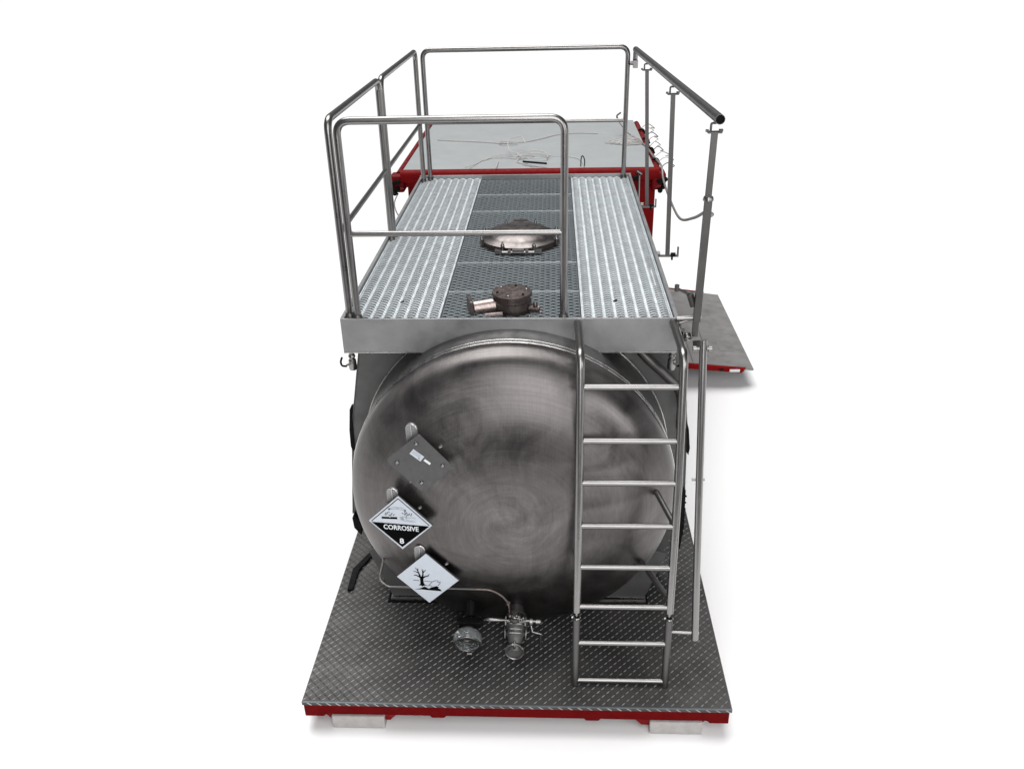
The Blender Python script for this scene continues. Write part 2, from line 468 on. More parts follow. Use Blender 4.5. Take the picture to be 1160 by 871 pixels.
# ---- bulkhead plates and saddles
def arc(cx, cz, r, a0, a1, n=30):
    return [(cx+r*math.cos(math.radians(a0+(a1-a0)*i/n)), cz+r*math.sin(math.radians(a0+(a1-a0)*i/n))) for i in range(n+1)]
for y0 in (1.19, 3.6):
    poly = [(-.935, 1.735), (-1.047, 1.134), (-1.117, .45), (-.94, .16), (-.86, .03), (.86, .03), (.93, .06), (1.072, .48), (1.045, 1.14), (.975, 1.735)]
    bp = MB().prism(poly, 'y', y0, y0+.025).build('bulkhead_plate', 'plate', T, bevel=.003)
    # folded outer flanges
    for (a, b) in (((-.935, 1.735), (-1.047, 1.134)), ((-1.047, 1.134), (-1.117, .45)), ((1.072, .48), (1.045, 1.14)), ((1.045, 1.14), (.975, 1.735))):
        sx = -1 if a[0] < 0 else 1
        MB().prism([a, b, (b[0]+sx*.006, b[1]), (a[0]+sx*.006, a[1])], 'y', y0-.002, y0+.12).build('edge_flange', 'plate', bp)
    if y0 < 2:
        m = MB()
        m.prism([(-1.040, 1.26), (-1.052, 1.25), (-1.070, 1.10), (-1.074, .98), (-1.064, .94), (-1.050, .96)], 'y', y0-.01, y0+.05)
        m.build('strap_latch', 'black', bp)
        MB().prism([(-1.105, .47), (-1.117, .44), (-1.112, .36), (-1.07, .30), (-1.06, .40)], 'y', y0-.04, y0+.05).build('strap_latch', 'black', bp)
        m = MB().prism([(1.046, 1.16), (1.058, 1.12), (1.074, .98), (1.068, .93), (1.056, .95)], 'y', y0-.02, y0+.05)
        m.build('strap_latch', 'black', bp)
        m = MB().prism([(1.058, .68), (1.072, .66), (1.080, .38), (1.064, .18), (1.04, .42)], 'y', y0-.02, y0+.04)
        for k in range(7): m.cyl((1.075, y0-.025, .62-k*.05), (1.075, y0-.018, .62-k*.05), .006, 8)
        m.build('strap_latch', 'black', bp)
for y0 in (.86, 3.4):
    top = arc(XC, ZC, RT+.004, 211, 329, 40)
    poly = [(-.955, .40)] + [p for p in top] + [(.93, .40), (.805, .035), (-.83, .035)]
    sd = MB().prism(poly, 'y', y0, y0+.02).build('saddle', 'plate', T)
    MB().box(-.84, .815, y0-.02, y0+.3, .0145, .030).build('foot_flange', 'bead' if y0 < 1 else 'plate', sd)
    MB().box(-.86, .83, y0-.03, y0+.31, .001, .014).build('rubber_pad', 'black', sd)
    for xx in (-.80, -.4, .0, .4, .76):
        MB().box(xx, xx+.012, y0+.021, y0+.29, .041, .16).build('gusset', 'plate', sd)

# ---- walkway frame
PX0, PX1, PY0, PY1, PZ = -.985, .915, .97, 4.24, 1.95
m = MB()
m.box(PX0, PX1, PY0, PY0+.012, 1.742, PZ)                      # fascia
m.box(PX0, PX1, PY0+.0121, PY0+.05, 1.7425, 1.750)
wf = m.build('walkway_frame', 'fascia', T, bevel=.002)
MB().box(PX0, PX1, PY1, PY1+.012, 1.80, PZ+.012).build('rear_fascia', 'fascia', wf, bevel=.002)
for x0, x1 in ((PX0, PX0+.022), (PX1-.022, PX1)):
    MB().box(x0, x1, PY0+.0125, PY1-.0005, 1.80, PZ+.003).build('side_beam', 'fascia', wf, bevel=.003)
MB().box(PX0, PX1, PY0-.003, PY0-.0005, 1.7385, 1.7455).build('bright_edge', 'bead', wf)
for x in (-.95, .895):
    m = MB()
    m.cyl((x, 1.0, 1.75), (x, 1.0, 1.70), .014)
    m.lathe([(0.001, 0), (.018, 0), (.021, -.012), (.016, -.02), (.016, -.028), (.022, -.034), (.024, -.085), (.02, -.095), (.001, -.096)], (x, 1.0, 1.715), 'z', 18)
    m.sweep([(x-.005, .985, 1.665), (x-.03, .97, 1.66)] if x < 0 else [(x+.005, .985, 1.665), (x+.03, .97, 1.66)], .006, 8)
    sx = -1 if x < 0 else 1
    dv = m.build('drain_valve', 'tube', wf)
    MB().sweep(curve_pts([(x+sx*.028, .968, 1.655), (x+sx*.05, .955, 1.665), (x+sx*.055, .95, 1.69), (x+sx*.045, .95, 1.72)], 5), .006, 8).build('valve_lever', 'black', wf)

MB().box(PX0+.024, PX1-.024, PY0+.052, PY1-.002, 1.746, 1.752).build('drip_tray', 'plate', wf)

# gusset plate with bolt and bent overflow pipe under the ladder side
m = MB().sweep(curve_pts([(.70, 1.16, 1.74), (.72, 1.13, 1.69), (.78, 1.10, 1.63), (.87, 1.08, 1.55), (.95, 1.06, 1.47), (.98, 1.05, 1.38), (.985, 1.05, 1.2)], 8), .030, 18)
m.build('overflow_pipe', 'tube_dark', T)
m = MB().box(.64, .70, 1.165, 1.18, 1.60, 1.74); m.cyl((.67, 1.165, 1.66), (.67, 1.145, 1.66), .016, 12)
m.build('pipe_bracket', 'plate', T)

# ---- ribbed galvanised planks
def plank(x0, x1, nr, hole):
    y0, y1 = PY0+.014, PY1-.004
    cols = 8*nr
    per = .034
    nt = int((y1-y0)/per)
    T4 = ((0, -.002), (.20, -.002), (.385, -.002), (.40, .0045), (.70, .0028))
    ys = []
    for k in range(nt):
        for t, h in T4: ys.append((y0+(k+t)*per, h, t))
    ys.append((y1, 0, 0))
    vs, fs = [], []
    for (y, h, t) in ys:
        for i in range(cols+1):
            u = i/8
            q = .5-.5*math.cos(2*PI*u)
            rz = .012*q**.7
            vs.append((x0+(x1-x0)*i/cols, y, 1.925+rz+h*(.45+.55*q)))
    n = cols+1
    for j in range(len(ys)-1):
        t = ys[j][2]
        for i in range(cols):
            if t in (0, .20) and i % 8 not in (0, 7) : continue      # slot behind each tooth
            xm = x0+(x1-x0)*(i+.5)/cols; ym = ys[j][0]
            if abs(xm-hole[0]) < .011 and abs(ym-hole[1]) < .016: continue
            fs.append((j*n+i, j*n+i+1, (j+1)*n+i+1, (j+1)*n+i))
    m = MB().add(vs, fs)
    m.box(x0-.006, x0-.001, y0, y1, 1.905, 1.936); m.box(x1+.001, x1+.006, y0, y1, 1.905, 1.936)
    return m.build('walkway_plank', 'galv', T)
plank(-.952, -.432, 8, (-.68, 1.28))
plank(.385, .882, 8, (.58, 1.28))

# ---- perforated centre panels
def perf(x0, x1, y0, y1):
    cw, ch = .0340, .0480
    nc = round((x1-x0)/cw); nr_ = max(1, round((y1-y0)/ch))
    cw, ch = (x1-x0)/nc, (y1-y0)/nr_
    SX, SY = 6, 6
    vs, fs = [], []
    NX, NY = nc*SX, nr_*SY
    def hz(i, j):
        ci, u = divmod(i, SX)
        jj = j + (SY//2 if ci % 2 else 0)
        v = jj % SY
        return 0.003*max(0, math.sin(PI*u/SX))*max(0, math.sin(PI*v/SY))
    for j in range(NY+1):
        for i in range(NX+1):
            vs.append((x0+cw*i/SX, y0+ch*j/SY, 1.921+hz(i, j)))
    for j in range(NY):
        for i in range(NX):
            ci, u = divmod(i, SX)
            v = (j + (SY//2 if ci % 2 else 0)) % SY
            if u in (2, 3) and v in (2, 3, 4) and 0 < j < NY-1: continue
            if u in (1, 4) and v in (2, 3) and 0 < j < NY-1: continue
            xm, ym = x0+cw*(i+.5)/SX, y0+ch*(j+.5)/SY
            if (xm-MX)**2+(ym-MY)**2 < .285**2: continue
            if (xm-VX)**2+(ym-VY)**2 < .13**2: continue
            n = NX+1
            fs.append((j*n+i, j*n+i+1, (j+1)*n+i+1, (j+1)*n+i))
    m = MB().add(vs, fs)
    g = m.build('grating_panel', 'galv_dark', T)
    MB().box(x0, x1, y0-.004, y0-.001, 1.90, 1.9265).build('panel_lip', 'galv', g) if not (abs(y0-2.0) < .0) else None
    return g
MX, MY = -.02, 2.44
VX, VY = -.02, 1.20
ye = [.986, 1.45, 1.98, 3.2, 3.7, 4.236]
for a, b in zip(ye[:-1], ye[1:]):
    perf(-.421, .374, a+.005, b-.001)
# beams under the walkway that carry the planks
m = MB()
for x in (-.9, -.42, .37, .84): m.box(x-.012, x+.012, PY0+.02, PY1-.01, 1.875, 1.900)
m.build('support_rail', 'plate', wf)

# ---- guard rails
RZ, MZ, TR = 3.025, 2.43, .0205
def guard(posts_a, posts_b, name, mid=True, zb=1.93, top=RZ, rm=.0155, lbl=None):
    a, b = Vector(posts_a), Vector(posts_b)
    m = MB().sweep(bent([(a.x, a.y, zb), (a.x, a.y, top), (b.x, b.y, top), (b.x, b.y, zb)], .075, 9), TR, 16)
    g = m.build('guard_rail', 'tube', T, label=lbl)
    MB().cyl((a.x, a.y, MZ), (b.x, b.y, MZ), rm, 14).build('mid_rail', 'tube', g)
    for p in (a, b):
        MB().lathe([(.001, 0), (.03, 0), (.03, .006), (.024, .03), (.0205, .034)], (p.x, p.y, zb-.004), 'z', 18).build('socket', 'tube_dark', g)
    return g
guard((-.893, 1.015, 0), (.276, 1.015, 0), 'front')
guard((-.945, 1.045, 0), (-.945, 2.47, 0), 'side')
guard((-.938, 2.53, 0), (-.938, 4.14, 0), 'side')
guard((-.885, 4.205, 0), (.845, 4.205, 0), 'rear')

# ---- swing-up handrail on the ladder side
hr = MB()
b0, b1 = Vector((1.022, .85, 3.035)), Vector((.905, 4.17, 3.005))
hr.sweep([b0, b1], .0245, 18, cap=False)
hr.sweep([b1, b0+(b1-b0)*.002], .0215, 18, cap=False)
hr.lathe([(.0245, 0), (.0215, 0)], b0, (Vector((1, 0, 0)), Vector((0, 0, 1)), Vector((0, 1, 0))), 18)
hr.cyl(b0+Vector((0, .02, 0)), b0+Vector((0, .024, 0)), .0216, 16)
H = hr.build('hand_rail', 'tube_dark', T)
MB().cyl(b0+Vector((0, .012, 0)), b0+Vector((0, .018, 0)), .0212, 16).build('tube_end_shade', 'black', H)  # black disc standing in for the shade inside the open tube end
MB().sweep(bent([b1+Vector((0, -.03, 0)), b1+Vector((.0, .0, -.02)), b1+Vector((0, .02, -.10))], .02, 5), .02, 14).build('end_hook', 'tube', H)
m = MB().box(b1.x-.018, b1.x+.022, 4.15, 4.20, 2.86, 2.92); m.cyl((b1.x-.045, 4.17, 2.9), (b1.x-.018, 4.17, 2.9), .018, 12)
m.build('end_clamp', 'tube', H)
for (y, xb, zb, w) in ((.93, 1.0, 1.86, .0175), (2.2, 1.0, 1.895, .016), (3.42, .98, 1.895, .0155)):
    k = (y-b0.y)/(b1.y-b0.y); tp = b0.lerp(b1, k)
    xt = tp.x-.004
    m = MB()
    m.sweep([(xb, y, zb), (xb+(xt-xb), y, tp.z-.075)], w*1.2, 4)
    MB_post = m.build('rail_post', 'tube_dark', H)
    m = MB()
    m.box(xt-.035, xt+.035, y-.018, y+.018, tp.z-.078, tp.z-.070)
    m.sweep(bent([(xt-.02, y, tp.z-.07), (xt-.02, y, tp.z-.03), (xt+.005, y, tp.z-.03)], .01, 4), .006, 8)
    m.cyl((xt-.045, y, tp.z-.066), (xt-.03, y, tp.z-.066), .007, 8); m.cyl((xt+.02, y, tp.z-.066), (xt+.04, y, tp.z-.066), .008, 8)
    m.build('rail_clamp', 'tube_dark', H)
    if y > 1:
        m = MB().box(.918, xb+.075, y-.012, y+.012, zb-.012, zb-.002); m.box(xb+.065, xb+.075, y-.012, y+.012, zb-.002, zb+.055)
        m.cyl((.93, y, zb+.012), (.95, y, zb+.012), .016, 10)
        m.build('hinge_bracket', 'tube', H)
        m = MB().cyl((xb+.02, y-.016, zb+.008), (xb+.052, y-.016, zb+.008), .014, 10)
        m.cyl((xb+.03, y-.016, zb-.03), (xb+.03, y-.016, zb+.008), .007, 8)
        m.build('hinge_bolt', 'black', H)
# stiffener sleeve on the front post
MB().sweep([(1.003, .925, 1.95), (1.012, .925, 2.62)], .026, 4).build('post_sleeve', 'tube_dark', H)
m = MB().lathe([(.001, 0), (.024, 0), (.028, -.01), (.028, -.02)], (1.011, .925, 2.64), 'z', 12); m.build('sleeve_collar', 'tube', H)
# front hinge: pin, lever, nut
m = MB()
m.cyl((.90, .95, 1.955), (1.03, .94, 1.965), .014, 12)
m.cyl((.915, .95, 1.93), (1.00, .95, 1.955), .008, 10)
m.build('hinge_pin', 'tube', H)
m = MB(); m.cyl((.96, .95, 2.10), (.985, .95, 2.03), .02, 12); m.sweep([(.97, .95, 2.09), (.885, .93, 2.14)], .0075, 8); m.cyl((.885, .93, 2.125), (.885, .93, 2.16), .013, 10)
m.build('locking_lever', 'tube_dark', H)
m = MB(); m.box(.918, .924, .93, .99, 1.80, 1.93); m.box(.928, .944, .93, .94, 1.77, 1.90)
m.cyl((.945, .94, 1.85), (.978, .94, 1.85), .024, 8); m.cyl((.978, .94, 1.85), (.995, .94, 1.85), .014, 8)
m.build('hinge_plate', 'tube', H)
MB().cyl((.928, .925, 1.86), (.935, .925, 1.86), .022, 10).build('hinge_bush', 'black', H)
# lever plate linking post to operating pole
m = MB().sweep([(1.0, .90, 1.90), (1.0, .86, 1.80), (.985, .60, 1.93)], .012, 8)
m = MB(); m.prism([(.93, 1.83), (.90, 1.80), (.60, 1.92), (.56, 1.98), (.60, 1.985)], 'x', .992, 1.004)
m.build('lever_plate', 'tube', H)

# operating pole beside the ladder
pt, pb = Vector((.977, .54, 2.01)), Vector((1.011, .195, .33))
m = MB().sweep([pb, pt], .0195, 16)
PL = m.build('operating_pole', 'tube', T)
m = MB(); m.cyl((pt.x-.045, .535, 1.965), (pt.x+.04, .535, 1.965), .009, 10); m.cyl((pt.x-.05, .535, 1.965), (pt.x-.035, .535, 1.965), .016, 10); m.cyl((pt.x+.028, .535, 1.965), (pt.x+.044, .535, 1.965), .016, 10)
m.build('pivot_pin', 'tube', PL)
pm = Vector((.988, .40, 1.262))
MB().cyl(pm-Vector((.034, 0, 0)), pm+Vector((.034, 0, 0)), .007, 10).build('cross_pin', 'tube', PL)
m = MB(); m.cyl((.87, .235, .345), (1.035, .215, .355), .0105, 10)
m.build('link_rod', 'tube', PL)

# ---- ladder
def lp(x, z): return Vector((x, .165+.2*z, z))
xl = lambda z: .346+(.358-.346)*min(z, 1.2)/1.2
xr = lambda z: .859+(.886-.859)*min(z, 1.2)/1.2
LD = None
zj = .455
parts = []
for k, xf in enumerate((xl, xr)):
    top = [(xf(1.92), .972, 1.922), (xf(1.92), .60, 1.925), lp(xf(1.9), 1.88)+Vector((0, -.012, 0)), lp(xf(1.2), 1.2), lp(xf(zj), zj)]
    path = bent([top[0], lp(xf(1.92), 1.925)+Vector((0, -.01, 0)), lp(xf(1.2), 1.2)], .085, 8) + [lp(xf(zj+.01), zj+.01)]
    parts.append(path)
m = MB().sweep(parts[0], .0225, 18)
LD = empty_part = bpy.data.objects.new('ladder', None)
COL.objects.link(LD); place(LD, (.61, .165, 0), T); LD.empty_display_size = .1
m.build('stringer', 'tube', LD)
MB().sweep(parts[1], .0225, 18).build('stringer', 'tube', LD)
for xf in (xl, xr):
    MB().sweep([lp(xf(.42), .42), lp(xf(0), .0025)], .0215, 16).build('lower_stringer', 'tube_dark', LD)
    m = MB().cyl(lp(xf(.43), .40), lp(xf(.43), .47), .008, 10)
    m.lathe([(.001, 0), (.02, 0), (.024, .006), (.02, .012), (.012, .013)], lp(xf(.42), .424), 'z', 16)
    m.cyl(lp(xf(.43), .43)+Vector((-.028, 0, 0)), lp(xf(.43), .43)+Vector((-.018, 0, 0)), .009, 8)
    m.build('telescopic_joint', 'tube', LD)
for z in (1.755, 1.4635, 1.229, .982, .738, .4976, .270, .030):
    MB().cyl(lp(xl(z)+.012, z), lp(xr(z)-.012, z), .0165, 14).build('rung', 'tube', LD)
def dish_y(x, z):
    r = min(.9999, math.hypot(x-XC, z-ZC)/RT)
    return YR-HB*(1-r**N)**(1/N)
for (z, xe, ze) in ((1.0, .80, 1.05), (.545, .74, .545)):
    p = lp(xr(z)-.01, z)
    # stand-off tube from stringer back to the tank
    xe2, ze2 = xe, ze
    e = Vector((xe2, dish_y(xe2, ze2), ze2))
    MB().cyl(p, e, .017, 14).build('standoff', 'tube_dark', LD)
for z in (.70,):
    p = lp(xl(z), z)
    MB().sweep([p, (p.x, dish_y(p.x, z)+.003, z)], .014, 12).build('standoff', 'tube_dark', LD)

# ---- manhole
m = MB()
m.lathe([(.285, 1.84), (.285, 1.925), (.272, 1.928), (.272, 1.948), (.262, 1.950)], (MX, MY, 0), 'z', 64)
MH = m.build('manhole_hatch', 'bronze', T)
m = MB().lathe([(.275, 1.948), (.280, 1.952), (.280, 1.962), (.268, 1.968), (.25, 1.972), (.235, 1.986), (.20, 2.004), (.14, 2.020), (.07, 2.028), (.001, 2.030)], (MX, MY, 0), 'z', 72)
m.build('hatch_lid', 'hatch', MH)
for k in range(8):
    a = PI*2*(k+.5)/8
    dx, dy = math.cos(a), math.sin(a)
    m = MB()
    cx, cy = MX+dx*.282, MY+dy*.282
    m.cyl((cx, cy, 1.93), (cx, cy, 1.99), .007, 10)
    m.lathe([(.001, 0), (.013, 0), (.015, .009), (.011, .02), (.006, .026), (.006, .038), (.001, .039)], (cx, cy, 1.965), 'z', 12)
    m.cyl((cx-dy*.022, cy+dx*.022, 1.94), (cx+dy*.022, cy-dx*.022, 1.94), .008, 8)
    m.build('swing_bolt', 'tube', MH)
m = MB()
for s in (-1, 1): m.box(MX+s*.06-.010, MX+s*.06+.010, MY-.315, MY-.265, 1.930, 1.956)
m.cyl((MX-.11, MY-.30, 1.94), (MX+.11, MY-.30, 1.94), .010, 12)
m.box(MX-.040, MX+.040, MY-.312, MY-.255, 1.945, 1.960)
for s in (-1, 1): m.box(MX+s*.13-.03, MX+s*.13+.03, MY-.295, MY-.235, 1.928, 1.950)
m.build('lid_hinge', 'tube', MH)
m = MB().box(MX-.05, MX+.05, MY+.27, MY+.30, 1.985, 1.998); m.box(MX-.06, MX-.045, MY+.25, MY+.30, 1.962, 1.985); m.box(MX+.045, MX+.06, MY+.25, MY+.30, 1.962, 1.985)
m.build('lid_handle', 'tube', MH)

# ---- relief valve on the walkway
m = MB().lathe([(.105, 1.86), (.105, 1.955), (.112, 1.96), (.112, 2.0), (.105, 2.004), (.105, 2.03)], (VX, VY, 0), 'z', 44)
RV = m.build('relief_valve', 'bronze', T)
m = MB().lathe([(.105, 2.03), (.116, 2.032), (.117, 2.048), (.113, 2.052), (.001, 2.054)], (VX, VY, 0), 'z', 44)
cp = m.build('valve_cap', 'bronze', RV)
for k in range(6):
    a = 2*PI*(k+.3)/6
    m = MB().lathe([(.0075, 2.05), (.0075, 2.058), (.004, 2.060), (.001, 2.060)], (VX+.088*math.cos(a), VY+.088*math.sin(a), 0), 'z', 10)
    m.build('cap_bolt', 'black' if k % 2 else 'tube', RV)
m = MB().cyl((VX-.09, VY-.02, 1.975), (VX-.22, VY-.05, 1.965), .045, 24)
m.build('outlet', 'bronze_light', RV)
rot = Matrix.Rotation(math.radians(14), 3, 'Z')
m = MB().box(VX-.252, VX-.232, VY-.115, VY+.015, 1.90, 2.03, rot)
m.build('outlet_flange', 'bronze', RV, bevel=.004)
m = MB().cyl((VX-.05, VY-.115, 1.955), (VX-.15, VY-.12, 1.945), .018, 12); m.cyl((VX-.12, VY-.12, 1.93), (VX-.12, VY-.12, 1.955), .01, 10)
m.build('drain_stub', 'bronze', RV)
m = MB().cyl((VX+.10, VY-.05, 1.965), (VX+.16, VY-.06, 1.965), .02, 14); m.lathe([(.001, 0), (.014, 0), (.014, .02), (.008, .03), (.001, .031)], (VX+.135, VY-.06, 1.98), 'z', 12)
m.cyl((VX+.15, VY-.06, 1.935), (VX+.172, VY-.065, 1.935), .022, 14)
m.build('side_plug', 'bronze', RV)

RV.location.z -= .028

# ---- sight glass and outlet valve under the dish
gx, gy = -.288, .34
m = MB()
m.cyl((gx+.012, gy+.30, .36), (gx+.010, gy+.12, .235), .026, 20)
m.box(gx-.055, gx+.075, gy+.075, gy+.11, .185, .235)
m.cyl((gx-.065, gy+.09, .215), (gx+.085, gy+.09, .215), .018, 12)
SG = m.build('sight_glass', 'black', T)
ax = Vector((0.0, -.93, -.22)).normalized(); u_ = ax.cross(Vector((0, 0, 1))).normalized(); v_ = ax.cross(u_)
A3 = (u_, v_, ax)
g0 = Vector((gx, gy+.075, .175))
m = MB().lathe([(.03, -.02), (.045, .0), (.058, .02), (.058, .04)], g0, A3, 32); m.build('glass_neck', 'tube', SG)
m = MB().lathe([(.062, .035), (.078, .040), (.086, .055), (.086, .085), (.078, .100), (.068, .104), (.066, .098), (.066, .05), (.062, .035)], g0, A3, 44); m.build('glass_cup', 'glass', SG)
m = MB().lathe([(.001, .058), (.030, .060), (.034, .066), (.048, .066), (.052, .060), (.064, .060)], g0, A3, 40); m.build('inner_disc', 'tube_dark', SG)
for rr_, hh, ww in ((.074, .103, .0045), (.058, .090, .003), (.040, .072, .003), (.018, .066, .003)):
    m = MB(); pts = [(rr_+ww*math.cos(a), hh+ww*math.sin(a)) for a in [2*PI*i/8 for i in range(9)]]
    m.lathe(pts, g0, A3, 40); m.build('clamp_ring', 'tube', SG)
e = g0+ax*.098+Vector((.01, 0, -.082))
MB().cyl(e-u_*.014, e+u_*.014, .009, 10).build('catch', 'tube', SG)

vx, vy = -.003, .42
m = MB()
m.cyl((vx, vy+.2, .26), (vx, vy+.03, .235), .045, 24)
m.lathe([(.05, .0), (.062, .0), (.062, .018), (.05, .02)], (vx, vy+.02, .235), 'y', 28)
m.lathe([(.001, 0), (.035, 0), (.04, .012), (.035, .03), (.02, .034), (.02, .06), (.001, .061)], (vx-.005, vy+.0, .245), 'z', 20)
OV = m.build('outlet_valve', 'tube_dark', T)
ax = Vector((-.03, -.72, -.60)).normalized(); u_ = ax.cross(Vector((0, 0, 1))).normalized(); v_ = ax.cross(u_); A3 = (u_, v_, ax)
g1 = Vector((vx-.0, vy+.02, .215))
m = MB().lathe([(.001, 0), (.060, 0), (.060, .028), (.052, .034), (.052, .06), (.058, .064), (.058, .078), (.050, .084), (.044, .10), (.038, .13), (.038, .17)], g1, A3, 36); m.build('valve_body', 'plate', OV)
for hh in (.018, .048, .071):
    MB().lathe([(.0605, hh-.003), (.0625, hh), (.0605, hh+.003)], g1, A3, 36).build('body_ring', 'bead', OV)
axc = Vector((-.02, -.90, .10)).normalized(); uc = axc.cross(Vector((0, 0, 1))).normalized(); vc = axc.cross(uc)
gc = g1+ax*.165
m = MB().lathe([(.038, -.03), (.054, -.012), (.056, .0), (.056, .012), (.050, .018), (.046, .016), (.043, .008), (.001, .005)], gc, (uc, vc, axc), 36); m.build('end_cap', 'tube', OV)
m = MB().lathe([(.047, .012), (.052, .020), (.057, .012)], gc, (uc, vc, axc), 36); m.build('cap_ring', 'bead', OV)
MB().cyl(gc+axc*.012-vc*0+Vector((-.015, 0, -.056)), gc+axc*.012+Vector((.015, 0, -.056)), .009, 10).build('cap_catch', 'tube', OV)
MB().sweep([g1+ax*.10+Vector((0, -.05, .03)), gc+axc*.02+Vector((0, 0, .03))], .007, 8).build('chain_link', 'tube', OV)
m = MB().box(-.068, .068, -.012, .004, -.062, .058)
m.v = [tuple(g1+ax*.0+u_*x+ax*(-y)+v_*z) for x, y, z in m.v]
m.build('square_flange', 'fascia', OV, bevel=.003)
for s in (-1, 1):
    for h in (-.045, .04):
        p = g1+u_*(s*.058)+v_*h
        MB().cyl(p-ax*.02, p+ax*.03, .0075, 10).build('flange_bolt', 'tube', OV)
for s in (-1, 1):
    m = MB().cyl(g1+u_*s*.066+ax*.02, g1+u_*s*.06+ax*.10, .006, 8); m.build('clamp_rod', 'tube', OV)
# handle to the left, spindle with crank to the right
m = MB().sweep([(vx-.04, vy-.02, .262), (vx-.09, vy-.025, .268), (vx-.15, vy-.03, .275), (vx-.175, vy-.03, .275)], [.006, .010, .014, .007], 12)
m.build('lever_handle', 'tube', OV)
m = MB(); m.cyl((vx+.02, vy-.02, .262), (vx+.15, vy-.03, .262), .009, 12); m.cyl((vx+.085, vy-.03, .262), (vx+.10, vy-.03, .262), .022, 14); m.cyl((vx+.12, vy-.03, .262), (vx+.145, vy-.03, .262), .016, 14)
m.sweep([(vx+.088, vy-.03, .255), (vx+.10, vy-.06, .21), (vx+.15, vy-.07, .205), (vx+.148, vy-.075, .11)], .0065, 10)
m.build('crank', 'tube', OV)
m = MB()
for k in range(7):
    a = k*.9
    m.lathe([(.006, 0), (.012, .004), (.012, .012), (.004, .016)], (vx-.03+.013*k, vy-.025+.01*math.sin(a), .285+.008*math.cos(a*2)), 'z', 10)
m.sweep(curve_pts([(vx-.04, vy-.02, .29), (vx-.01, vy-.04, .30), (vx+.03, vy-.035, .285), (vx+.045, vy-.02, .265)], 5), .005, 8)
m.build('spindle_fitting', 'tube', OV)

# control rod looped round the saddle
m = MB().sweep(bent([(-.80, .66, .55), (-.815, .50, .47), (-.76, .495, .424), (-.235, .45, .452)], .05, 6), .0065, 10)
CR = m.build('control_rod', 'tube', T)
m = MB().sweep(curve_pts([(-.235, .45, .452), (-.15, .45, .445), (-.085, .448, .405), (-.045, .445, .352)], 6), .007, 10); m.build('rod_bend', 'bronze', CR)
m = MB().sweep([(-.045, .445, .352), (-.038, .44, .26), (-.03, .44, .235)], .0065, 10)
m.lathe([(.001, 0), (.013, 0), (.013, .014), (.001, .015)], (-.047, .443, .345), 'z', 10); m.lathe([(.001, 0), (.012, 0), (.012, .012), (.001, .013)], (-.036, .44, .262), 'z', 10)
m.build('rod_joint', 'bronze_light', CR)

# bent black bar lying on the deck at the left
m = MB().prism([(-1.03, 1.34), (-1.06, 1.35), (-1.155, 1.14), (-1.150, .93), (-1.115, .93), (-1.112, 1.13)], 'z', .005, .022)
m.prism([(-1.06, 1.34), (-1.0, 1.30), (-1.0, 1.37)], 'z', .005, .06)
m.build('strap_bar', 'black', T)
m = MB().sweep([(-1.10, 1.62, .01), (-1.04, 1.64, .012), (-1.0, 1.70, .03)], .008, 8); m.build('deck_hook', 'black', T)

# ---- placards
def strokes(m, pts, w, y=0.0):
    """flat stroke of width w (list for taper) in u,v plane"""
    ws = w if isinstance(w, (list, tuple)) else [w]*len(pts)
    P = [Vector((p[0], p[1])) for p in pts]
    L_, R_ = [], []
    for i, p in enumerate(P):
        if i == 0: t = P[1]-P[0]
        elif i == len(P)-1: t = P[i]-P[i-1]
        else: t = P[i+1]-P[i-1]
        t.normalize(); n = Vector((-t.y, t.x))
        L_.append(p+n*ws[i]/2); R_.append(p-n*ws[i]/2)
    vs = [(q.x, y, q.y) for q in L_]+[(q.x, y, q.y) for q in R_]
    k = len(P)
    m.add(vs, [(i, i+1, k+i+1, k+i) for i in range(k-1)])
def polyf(m, pts, y=0.0):
    m.add([(p[0], y, p[1]) for p in pts], [tuple(range(len(pts)))])
def text_mesh(s, size, cx, cz, y, bold=.0, wscale=1):
    cu = bpy.data.curves.new('lettering', 'FONT')
    cu.body = s; cu.size = size; cu.align_x = 'CENTER'; cu.align_y = 'CENTER'; cu.offset = bold; cu.resolution_u = 4
    ob = bpy.data.objects.new('lettering', cu); COL.objects.link(ob)
    dg = bpy.context.evaluated_depsgraph_get()
    me = ob.evaluated_get(dg).to_mesh()
    vs = [(v.co.x*wscale+cx, y, v.co.y+cz) for v in me.vertices]
    fs = [tuple(p.vertices) for p in me.polygons]
    ob.evaluated_get(dg).to_mesh_clear()
    bpy.data.objects.remove(ob); bpy.data.curves.remove(cu)
    return MB().add(vs, fs)

